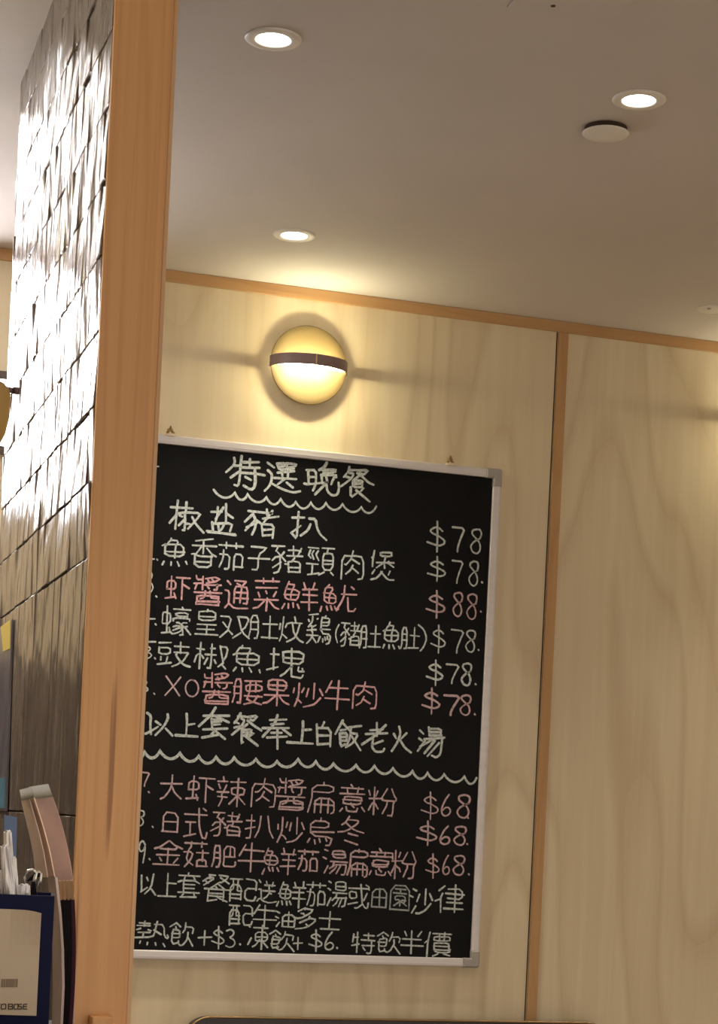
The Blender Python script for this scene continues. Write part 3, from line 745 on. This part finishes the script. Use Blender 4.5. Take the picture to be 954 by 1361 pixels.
traced('menu_line', WH, [(190, 940, 7.95, 3.3, [
  [(45,60),(85,90),(75,200),(85,285)], [(25,280),(70,260),(160,205)], [(135,150),(185,185)], [(260,75),(265,120),(215,210),(130,295)], [(240,225),(310,300)], [(460,70),(465,150),(455,290)], [(480,185),(545,175)], [(345,295),(575,310)],
  [(765,5),(720,80),(590,200)], [(640,90),(910,90)], [(770,95),(905,160)], [(725,120),(730,240)], [(735,130),(810,130)], [(740,155),(825,150)], [(740,185),(815,180)], [(635,235),(890,225)], [(770,240),(720,290)], [(625,320),(800,290)], [(780,265),(865,335)]]),
 (300, 940, 7.95, 3.3, [
  [(155,65),(135,110),(90,165)], [(130,95),(210,100)], [(165,120),(200,140),(160,210),(65,290)], [(95,155),(140,172)], [(90,215),(150,200)], [(230,105),(335,90),(290,145),(260,130)], [(230,140),(290,190),(375,245)], [(225,180),(170,225)], [(170,240),(270,235),(265,275)], [(180,265),(255,265)], [(170,230),(165,375),(182,368)], [(190,300),(305,270),(250,310)], [(215,310),(335,405)],
  [(465,135),(640,130)], [(545,85),(520,170),(390,310)], [(480,180),(610,175)], [(390,220),(665,220)], [(600,230),(685,295)], [(480,270),(590,270)], [(435,320),(645,310)], [(545,235),(545,440)], [(815,150),(815,220),(800,365)], [(840,240),(900,235)], [(650,370),(920,385)]]),
 (412, 945, 5.074, 3.2, [
  [(95,75),(80,110)], [(45,90),(50,225)], [(50,115),(140,115),(135,240)], [(55,165),(130,165)], [(50,225),(130,220)], [(220,65),(170,155)], [(215,75),(265,130)], [(205,130),(240,125)], [(200,150),(205,240),(235,225)], [(205,150),(250,150),(245,200)], [(205,175),(245,175)], [(205,200),(245,200)],
  [(260,110),(345,100)], [(275,115),(270,180),(240,245)], [(275,150),(325,155),(290,215),(250,240)], [(280,170),(340,265)], [(450,80),(450,170)], [(405,130),(490,125)], [(510,95),(440,165),(350,225)], [(375,155),(520,150)], [(425,190),(415,240),(440,275),(490,275),(500,255)], [(490,200),(425,225)],
  [(565,155),(580,185)], [(650,150),(615,185)], [(600,105),(610,150),(590,210),(550,270)], [(605,195),(640,250),(680,280)], [(740,130),(765,155)], [(735,185),(755,200)], [(725,270),(775,200)], [(800,110),(805,165)], [(800,120),(885,120),(880,165)], [(805,142),(880,142)], [(805,165),(885,165)], [(770,190),(905,180)], [(830,190),(740,240)], [(890,190),(880,290),(850,315),(820,300)], [(840,200),(770,285)], [(870,215),(790,305)]])])
wave('wavy_divider', WH, 4.0, [(178, 999), (192, 999), (212.5, 998), (239, 1001), (264, 1005), (287, 1006), (311, 1007), (340, 1009), (368, 1012), (396, 1009), (419.6, 1012), (443, 1015), (473, 1017), (497.5, 1018), (522, 1021), (548, 1025), (568, 1027), (590, 1029), (617, 1032), (633, 1034)], 9.0, 'long white wavy chalk line')
write('line_number', PP, 2.06, [('7', 186, 200, 1025, 1046), dot(198, 1053)], 'pale pink chalk number')
write('menu_line', PP, 2.24, [('大', 212, 244, 1028, 1064), ('虾', 246, 287, 1030, 1067), ('辣', 286, 328, 1032, 1074), ('肉', 333, 368, 1034, 1074), ('醬', 366, 408, 1033, 1079), ('扁', 408, 446, 1039, 1083), ('意', 449, 486, 1041, 1082), ('粉', 487, 529, 1045, 1086)], 'pale pink chalk line')
write('menu_price', PP, 2.49, [('$', 558, 584, 1051, 1090), ('6', 584, 601, 1055, 1086), ('8', 605, 626, 1055, 1089), dot(622, 1087, 1.8)], 'pale pink chalk price')
write('line_number', WH, 2.06, [('8', 176, 193, 1076, 1099), dot(203, 1099)])
write('menu_line', PP, 2.24, [('日', 214, 237, 1078, 1107), ('式', 243, 277, 1072, 1116), ('豬', 280, 323, 1077, 1114), ('扒', 325, 365, 1081, 1116), ('炒', 367, 406, 1085, 1122), ('烏', 407, 446, 1085, 1125), ('冬', 448, 486, 1084, 1123)], 'pale pink chalk line')
write('menu_price', PP, 2.58, [('$', 552, 582, 1091, 1125), ('6', 582, 600, 1097, 1124), ('8', 601, 621, 1097, 1125), dot(621, 1122, 1.6)], 'pale pink chalk price')
write('line_number', WH, 2.15, [('9', 182, 195, 1116, 1148), dot(199, 1142, 2.8)])
write('menu_line', PP, 2.32, [('金', 204, 243, 1116, 1151), ('菇', 243, 278, 1117, 1155), ('肥', 280, 316, 1123, 1155), ('牛', 315, 353, 1120, 1161), ('鮮', 348, 395, 1125, 1163), ('茄', 394, 424, 1128, 1160), ('湯', 427, 463, 1128, 1164), ('扁', 460, 491, 1127, 1166), ('意', 489, 522, 1126, 1166), ('粉', 518, 555, 1129, 1170)], 'pale pink chalk line')
write('menu_price', PP, 2.32, [('$', 564, 585, 1134, 1168), ('6', 586, 599, 1136, 1164), ('8', 600, 619, 1136, 1165), dot(623, 1162, 1.8)], 'pale pink chalk price')
write('menu_line', WH, 2.24, [('以', 185, 209, 1161, 1191), ('上', 209, 237, 1160, 1193), ('套', 234, 267, 1159, 1195), ('餐', 267, 307, 1161, 1200), ('配', 304, 343, 1167, 1199), ('送', 341, 369, 1169, 1201), ('鮮', 367, 408, 1170, 1207), ('茄', 405, 434, 1171, 1206), ('湯', 433, 463, 1170, 1207), ('或', 461, 492, 1174, 1208), ('沙', 543, 578, 1180, 1216, 2.6), ('律', 577, 619, 1175, 1216, 2.6)])
write('menu_line', 'dusty_chalk', 2.2, [('田', 493, 515, 1180, 1207), ('園', 517, 546, 1175, 1211)], 'fainter dusty chalk characters')
write('menu_line', WH, 2.24, [('配', 303, 337, 1202, 1232), ('牛', 335, 370, 1202, 1236), ('油', 364, 393, 1210, 1234), ('多', 391, 421, 1204, 1237), ('士', 423, 454, 1210, 1236)])
write('menu_line', WH, 2.24, [('熱', 180, 225, 1222, 1259), ('飲', 224, 260, 1224, 1259), ('+', 262, 282, 1236, 1257), ('$', 280, 299, 1230, 1262), ('3', 299, 314, 1234, 1260), dot(319, 1255, 2), ('凍', 328, 358, 1228, 1263), ('飲', 356, 392, 1235, 1265),
    ('+', 389, 403, 1245, 1263), ('$', 409, 429, 1235, 1265), ('6', 429, 445, 1238, 1264), dot(448, 1260, 1.8), ('特', 467, 500, 1238, 1269), ('飲', 499, 534, 1237, 1269), ('半', 531, 564, 1235, 1268), ('價', 562, 601, 1237, 1273)])

# ------------------------------------------------------------------ booth backrest under the board
b0, b1 = at_y(249, 1361, YB - 0.05), at_y(330, 1352.5, YB - 0.05)
t = thing('booth_backrest', 'dark padded booth backrest with a brass edge below the chalkboard', 'booth seat', (b0.x + 0.5, YB - 0.04, 0.0))
def rounded(x0, x1, z0, z1, r, y0, y1):
    bm = new(); pts = [(x0, z0), (x1, z0)]
    for (cx, cz, a_) in ((x1 - r, z1 - r, 0), (x0 + r, z1 - r, 90)):
        for k in range(11):
            th = math.radians(a_ + 9 * k); pts.append((cx + r * math.cos(th), cz + r * math.sin(th)))
    f = bm.faces.new([bm.verts.new((p_[0], y0, p_[1])) for p_ in pts])
    ex = bmesh.ops.extrude_face_region(bm, geom=[f])
    bmesh.ops.translate(bm, vec=(0, y1 - y0, 0), verts=[v for v in ex['geom'] if isinstance(v, bmesh.types.BMVert)])
    return bm
ZB = b1.z
link('cushion', rounded(b0.x, b0.x + 1.05, 0.46, ZB - 0.003, 0.055, YB - 0.05, YB - 0.001), M['dark_leather'], t)
bm = new()
r_ = 0.058; xs = b0.x - 0.003; xe = b0.x + 1.053
path = [(xs, YB - 0.05, 0.46)] + [(xs + r_ + r_ * math.cos(math.radians(a_)), YB - 0.05, ZB - r_ + r_ * math.sin(math.radians(a_))) for a_ in range(180, 89, -9)]
path += [(xe - r_ + r_ * math.cos(math.radians(a_)), YB - 0.05, ZB - r_ + r_ * math.sin(math.radians(a_))) for a_ in range(90, -1, -9)] + [(xe, YB - 0.05, 0.46)]
link('brass_edge', tube(bm, path, 0.0028, 8), M['brass'], t, True)
bm = boxed(b0.x, b0.x + 1.05, YB - 0.46, YB - 0.001, 0.36, 0.46, bevel=0.02)
link('seat_cushion', bm, M['dark_leather'], t)
link('plinth', boxed(b0.x + 0.02, b0.x + 1.03, YB - 0.42, YB - 0.001, 0.0, 0.36), M['counter'], t)

# ------------------------------------------------------------------ counter and the things on it, left of the post
ZK = at_d(40, 1378, 2.2).z
t = thing('service_counter', 'dark counter below the menus beside the tiled partition', 'counter', (0.0, 2.05, 0))
link('worktop', boxed(-0.44, XT - 0.004, 1.85, 2.385, ZK - 0.03, ZK, bevel=0.003), M['counter'], t)
link('body', boxed(-0.42, XT - 0.012, 1.88, 2.36, 0, ZK - 0.03), M['counter'], t)

def wall_quad(D, pts):                      # pixel outline -> points at distance D
    return [at_d(x, y, D) for x, y in pts]
FW = Vector((SA, CA, 0))                    # along the view axis, level
FWL = ray(60, 1090); FWL.z = 0; FWL.normalize()      # the same, seen towards the left edge
def extruded(pts, depth):
    bm = new()
    vs = [bm.verts.new(p_) for p_ in pts]
    f = bm.faces.new(vs)
    ex = bmesh.ops.extrude_face_region(bm, geom=[f])
    bmesh.ops.translate(bm, vec=FWL * depth, verts=[v for v in ex['geom'] if isinstance(v, bmesh.types.BMVert)])
    return bm
def floor_pt(px, D):
    p_ = at_d(px, 1200, D); return Vector((p_.x, p_.y, ZK))

# navy napkin box with a cream card on its front
D = 2.10
bx0, bx1 = at_d(-62, 1300, D), at_d(67.5, 1300, D)
ztop = at_d(40, 1189.5, D).z
base = floor_pt(10, D)
t = thing('napkin_box', 'navy blue box of paper napkins with a cream card on its front', 'box', base, -YAW + 0.155)
wbox = (bx1 - bx0).length
cx_ = (bx0 + bx1) / 2
loc = t.matrix_basis.inverted() @ Vector((bx1.x, bx1.y, ZK)); FY = loc.y
def in_local(bm): bm.transform(t.matrix_basis @ Matrix.Translation((0, FY, 0))); return bm
hbox = ztop - ZK
bm = new(); wl = 0.004; dep = 0.085
x0_, x1_ = loc.x - wbox, loc.x
box(bm, x0_, x1_, 0, wl, 0, hbox, bevel=0.001); box(bm, x0_, x1_, dep - wl, dep, 0, hbox, bevel=0.001)
box(bm, x0_, x0_ + wl, wl, dep - wl, 0, hbox); box(bm, x1_ - wl, x1_, wl, dep - wl, 0, hbox); box(bm, x0_, x1_, wl, dep - wl, 0, 0.01)
link('box_body', in_local(bm), M['navy'], t)
# card
c_tl, c_tr, c_br = at_d(-50, 1201, D - 0.002), at_d(55, 1210, D - 0.002), at_d(48.5, 1350, D - 0.002)
L2 = t.matrix_basis.inverted()
tl, tr, br = L2 @ c_tl, L2 @ c_tr, L2 @ c_br
grid = []
n1, n2 = 14, 10
for i in range(n1):
    row = []
    for j in range(n2):
        a_, b_ = i / (n1 - 1), j / (n2 - 1)
        x = tl.x + (tr.x - tl.x) * a_; z_ = br.z + (tr.z - br.z) * b_
        d_ = max(0, a_ - 0.6) * max(0, b_ - 0.62)
        z_ -= 0.0028 * (max(0, (a_ - 0.75) / 0.25) ** 2) * (max(0, (b_ - 0.7) / 0.3) ** 2)
        row.append((x, -0.0012 - d_ * 0.05, z_))
    grid.append(row)
bm = slab(new(), grid, -0.0008)
card = link('front_card', in_local(bm), M['cream_card'], t, False)
def card_pt(px, py): return L2 @ at_d(px, py, D - 0.003)
bm = new()
xx = 2.0
barrnd = random.Random(5)
while xx < 23:
    wv = barrnd.choice((0.9, 1.4, 2.0))
    a_, b_ = card_pt(xx, 1300.5), card_pt(xx + wv, 1311.5)
    box(bm, a_.x, b_.x, -0.0016, -0.0010, b_.z, a_.z); xx += wv + barrnd.choice((0.7, 1.0))
sub('printed_bars', in_local(bm), M['bars_print'], card, t)
TXT = {'T': [[(0, 4), (90, 0)], [(50, 2), (44, 99)]], 'O': [[(10, 10), (80, 4), (92, 20), (88, 92), (14, 97), (4, 80), (10, 10)]],
       'B': [[(6, 4), (4, 97), (86, 95), (94, 70), (80, 50), (8, 48)], [(6, 4), (80, 3), (90, 22), (78, 46)]],
       'S': [[(92, 5), (10, 8), (6, 44), (88, 52), (84, 94), (2, 97)]], 'E': [[(94, 4), (30, 6), (14, 50), (10, 92), (92, 95)], [(14, 50), (84, 48)]]}
bm = new()
def flat_stroke(bm, pts, w):
    Q = [Vector((p_.x, p_.z)) for p_ in pts]
    for a_, b_ in zip(Q[:-1], Q[1:]):
        d_ = (b_ - a_).normalized(); n_ = Vector((-d_.y, d_.x)) * w
        q = [a_ - d_ * w + n_, b_ + d_ * w + n_, b_ + d_ * w - n_, a_ - d_ * w - n_]
        top = [bm.verts.new((v.x, -0.0016, v.y)) for v in q]; bot = [bm.verts.new((v.x, -0.0010, v.y)) for v in q]
        bm.faces.new(top); bm.faces.new(bot[::-1])
        for i in range(4): bm.faces.new([top[i], bot[i], bot[(i + 1) % 4], top[(i + 1) % 4]])
for c_, xa, xb in (('T', -6, 0.5), ('O', 1.5, 8.5), ('B', 11, 17.5), ('O', 18.5, 24.5), ('S', 24.5, 29), ('E', 30, 36)):
    for s in TXT[c_]:
        flat_stroke(bm, [card_pt(xa + (xb - xa) * a_ / 99, 1333.5 + 7.0 * b_ / 99 + 0.02 * xa) for a_, b_ in s], 0.00055)
sub('printed_wordmark', in_local(bm), M['card_print'], card, t)

# paper napkins standing in the box
def napkin(label, outline_bottom, outline_top, dd, lean=0.0):
    (xa, xb), (ta, tb, ty_) = outline_bottom, outline_top
    t2 = thing('paper_napkin', label, 'napkin', floor_pt((xa + xb) / 2, D + dd) + Vector((0, 0, 0.012)), -YAW, 'white paper napkins in the navy box')
    zb_ = 1270
    def sheet(off, s0, s1, fold):
        grid = []
        for i in range(7):
            row = []
            for j in range(11):
                a_ = s0 + (s1 - s0) * i / 6; b_ = j / 10
                px = (xa + (xb - xa) * a_) * (1 - b_) + (ta + (tb - ta) * a_) * b_
                py = zb_ + (ty_ - zb_) * b_ + 2.0 * math.sin(a_ * 7 + off) * b_
                p_ = at_d(px, py, D + dd + off * 0.002 + 2.2 * fold * math.sin(a_ * math.pi * 2 + b_ * 3) + lean * b_ + 0.003 * math.sin(b_ * 11 + a_ * 6 + xa))
                row.append(p_)
            grid.append(row)
        return slab(new(), grid, 0.0007)
    link('folded_sheet', sheet(0, 0.0, 1.0, 0.003), M['paper'], t2)
    link('folded_sheet', sheet(2.2, 0.08, 0.86, -0.003), M['paper'], t2)
napkin('tallest folded white paper napkin standing up in the navy box', (9, 27), (5.5, 15.5, 1105), 0.030)
napkin('broad white paper napkin in front of the tallest one in the navy box', (8, 30), (1, 13, 1124), 0.018)
napkin('short narrow white paper napkin right of the tallest one in the navy box', (17, 29), (14, 22, 1140), 0.040)
napkin('low curled white paper napkin at the right end of the navy box', (22, 44), (23, 40, 1176), 0.022)
napkin('white paper napkin at the left edge of the picture in the navy box', (-16, 10), (-14, 6, 1158), 0.026)

# black binder clip on the rim of the box
cb = at_d(44, 1190, D + 0.06)
t = thing('binder_clip', 'small black binder clip with wire loops between the napkins and menus', 'clip', cb - Vector((0, 0, 0.004)), -YAW)
bm = extruded(wall_quad(D + 0.05, [(39, 1196), (50, 1196), (47, 1172), (42, 1172)]), 0.018)
link('clip_body', bm, M['black'], t)
for q in ([(35, 1176), (33, 1166), (37, 1157), (44, 1156), (49, 1160), (47, 1168), (44, 1174)], [(44, 1174), (47, 1163), (52, 1158), (55, 1161), (54, 1170), (50, 1178)]):
    bm = tube(new(), [at_d(x, y, D + 0.052) for x, y in q], 0.0016, 8)
    link('wire_handle', bm, M['wire'], t, True)
bm = extruded(wall_quad(D + 0.056, [(34, 1172), (44, 1170), (56, 1164), (56, 1159), (48, 1158), (42, 1164)]), 0.006)
link('clip_jaw', bm, M['black'], t)

# bent laminated menus: a sheet seen nearly from its edge side, a clear head strip, a bright sleeve edge
def bent(Dn, left, right, thick=0.0012, rows=14, deep=0.03):
    def lerp_path(P, t_):
        tot = [0.0]
        for a_, b_ in zip(P[:-1], P[1:]): tot.append(tot[-1] + math.hypot(b_[0] - a_[0], b_[1] - a_[1]))
        s = t_ * tot[-1]
        for i in range(len(P) - 1):
            if s <= tot[i + 1] + 1e-9:
                k = (s - tot[i]) / (tot[i + 1] - tot[i]); return (P[i][0] + (P[i + 1][0] - P[i][0]) * k, P[i][1] + (P[i + 1][1] - P[i][1]) * k)
        return P[-1]
    grid = []
    for i in range(rows):
        t_ = i / (rows - 1)
        l, r = lerp_path(left, t_), lerp_path(right, t_)
        grid.append([at_d(l[0] + (r[0] - l[0]) * j / 4, l[1] + (r[1] - l[1]) * j / 4, Dn + deep * (1 - j / 4) + 0.05 * (1 - t_) ** 2) for j in range(5)])
    return slab(new(), grid, thick)
LA = [(26.5, 1051), (32, 1076), (39, 1104), (45, 1131), (49, 1170), (60, 1220), (66, 1300), (66, 1376)]
RA = [(42, 1047), (50, 1072), (60, 1104), (67, 1131), (74, 1168), (83, 1235), (85.5, 1290), (83, 1376)]
t = thing('menu_sleeve', 'bent grey-brown laminated menu with a clear head strip, left of the rosy one', 'menu', floor_pt(75, 2.24), -YAW)
k0 = 0.13
def cut(P, a_, b_):
    out = []
    for i in range(9):
        t_ = a_ + (b_ - a_) * i / 8
        s = t_ * (len(P) - 1); j = min(int(s), len(P) - 2); f_ = s - j
        out.append((P[j][0] + (P[j + 1][0] - P[j][0]) * f_, P[j][1] + (P[j + 1][1] - P[j][1]) * f_))
    return out
def shrink(L_, R_, a_, b_):
    return [(l[0] + (r[0] - l[0]) * a_, l[1] + (r[1] - l[1]) * a_) for l, r in zip(L_, R_)], [(l[0] + (r[0] - l[0]) * b_, l[1] + (r[1] - l[1]) * b_) for l, r in zip(L_, R_)]
a_, b_ = cut(LA, 0, 0.075), cut(RA, 0, 0.075)
link('clear_head', bent(2.26, a_, b_), M['sleeve'], t)
a_, b_ = cut(LA, 0.075, 0.56), cut(RA, 0.075, 0.56)
l_, r_2 = shrink(a_, b_, 0, 0.62)
link('menu_sheet', bent(2.26, l_, r_2), M['menu_paper'], t)
a_, b_ = cut(LA, 0.02, 0.56), cut(RA, 0.02, 0.56)
l_, r_2 = shrink(a_, b_, 0.62, 1.0)
link('sleeve_edge', bent(2.26, l_, r_2), M['orange_edge'], t)
SL = [(67, 1166), (71, 1215), (73, 1260), (73.5, 1310), (72, 1376)]; SRt = [(76.5, 1166), (82, 1215), (85, 1260), (86, 1310), (83, 1376)]
link('spine', bent(2.20, SL, SRt, 0.003), M['spine'], t)
LB = [(39, 1047), (48, 1068), (58, 1100), (67, 1131), (74, 1170), (80, 1200)]
RB = [(64.5, 1043), (73, 1066), (83, 1096), (91, 1130), (97, 1165), (99, 1200)]
t = thing('menu_sleeve', 'bent rosy laminated menu beside the wooden post, behind the grey-brown one', 'menu', floor_pt(88, 2.36), -YAW)
a_, b_ = cut(LB, 0, 0.14), cut(RB, 0, 0.14)
link('clear_head', bent(2.325, a_, b_, deep=0.012), M['sleeve'], t)
a_, b_ = cut(LB, 0.14, 1.0), cut(RB, 0.14, 1.0)
link('menu_sheet', bent(2.325, a_, b_, deep=0.012), M['pink_paper'], t)
a_, b_ = [(80, 1200), (84, 1290), (83, 1370)], [(99, 1200), (101, 1290), (98, 1374)]
link('lower_sheet', bent(2.325, a_, b_, deep=0.012), M['pink_paper'], t)

# four dark menu folders standing on edge
names = ('leftmost of four slim black menu folders with gold tips', 'second from left of four slim black menu folders with gold tips',
         'third from left of four slim black menu folders with gold tips', 'rightmost slim black menu folder with a gold tip, against the wooden post')
for i in range(4):
    xa = 77.2 + 5.2 * i; xb = xa + 5.0
    Dn = 2.265
    t = thing('menu_folder', names[i], 'menu', floor_pt((xa + xb) / 2, Dn), -YAW, 'slim black menu folders')
    def outline(xa, xb, ya, yb_):
        L_, R_ = [], []
        for k in range(9):
            y_ = ya + (yb_ - ya) * k / 8
            c_ = 5.5 * math.sin(math.pi * (y_ - 1165) / 235.0) + (0.0475 * 0) - 0.022 * (y_ - 1165)
            L_.append((xa + c_, y_)); R_.append((xb + c_, y_))
        return L_ + R_[::-1]
    m_ = M['maroon'] if i == 3 else M['black']
    link('cover', extruded(wall_quad(Dn, outline(xa, xb, 1196, 1377)), 0.03), m_, t)
    link('gold_tip', extruded(wall_quad(Dn, outline(xa + 0.6, xb - 0.8, 1171, 1196.3)), 0.028), M['gold_tip'], t)

# blue plastic sheet standing behind the napkins
t = tag(link('plastic_sheet', extruded(wall_quad(2.27, [(4, 1376), (18.5, 1376), (22.5, 1086), (5.5, 1083)]), 0.002), M['blue_sheet']), 'pale blue plastic sheet standing behind the white napkins', 'sheet')

# coloured sheet painted as the reflections in the tiles at the left edge
def on_tiles(px, py, off):
    d = ray(px, py); d = d * ((XT - off) / d.x); return Vector((d.x, d.y, d.z + EYE))
def stuck(pts, off, th):
    bm = new()
    f = bm.faces.new([bm.verts.new(on_tiles(x, y, off)) for x, y in pts])
    ex = bmesh.ops.extrude_face_region(bm, geom=[f])
    bmesh.ops.translate(bm, vec=(th, 0, 0), verts=[v for v in ex['geom'] if isinstance(v, bmesh.types.BMVert)])
    return bm
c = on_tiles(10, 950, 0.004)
t = thing('tile_reflection', 'slate violet and yellow painted reflections on the brown tiles at the left edge', 'reflection', c)
link('reflection_sheet', stuck([(-16, 846), (15.5, 823), (7.5, 1078), (-22, 1075)], 0.0045, 0.003), M['reflection'], t)
link('yellow_patch', stuck([(1, 833), (13.5, 824), (13, 862), (4, 866)], 0.0053, 0.0007), M['reflection_yellow'], t)
link('blue_patch', stuck([(-20, 1034), (6.5, 1034), (5.5, 1074), (-20, 1072)], 0.0053, 0.0007), M['reflection_blue'], t)

# swing-arm lamp at the left edge of the picture
c = at_d(-16, 552, 2.10)
t = thing('swing_lamp', 'amber lamp head with a small dark side knob at the left edge', 'wall lamp', (X0, c.y, c.z))
link('lamp_head', lathe([(0.0001, 0.0369), (0.0115, 0.0369), (0.0165, 0.0344), (0.0216, 0.0293), (0.0235, 0.0191), (0.0229, 0.0), (0.0191, -0.0191), (0.0115, -0.035), (0.0001, -0.0395)], 40, c), M['amber'], t, True)
kz = at_d(20, 517, 2.10).z
bm = tube(new(), [(c.x + 0.019, c.y, kz), (c.x + 0.0255, c.y, kz)], 0.003, 14); tube(bm, [(c.x + 0.0255, c.y, kz), (c.x + 0.032, c.y, kz)], 0.004, 14)
link('side_knob', bm, M['dark_metal'], t, True)
link('arm', tube(new(), [(X0 + 0.004, c.y, c.z), (c.x - 0.02, c.y, c.z)], 0.006, 12), M['dark_metal'], t, True)
link('wall_plate', lathe([(0.0001, 0.006), (0.03, 0.006), (0.032, 0.0)], 24, (X0, c.y, c.z), axis='X'), M['dark_metal'], t, True)
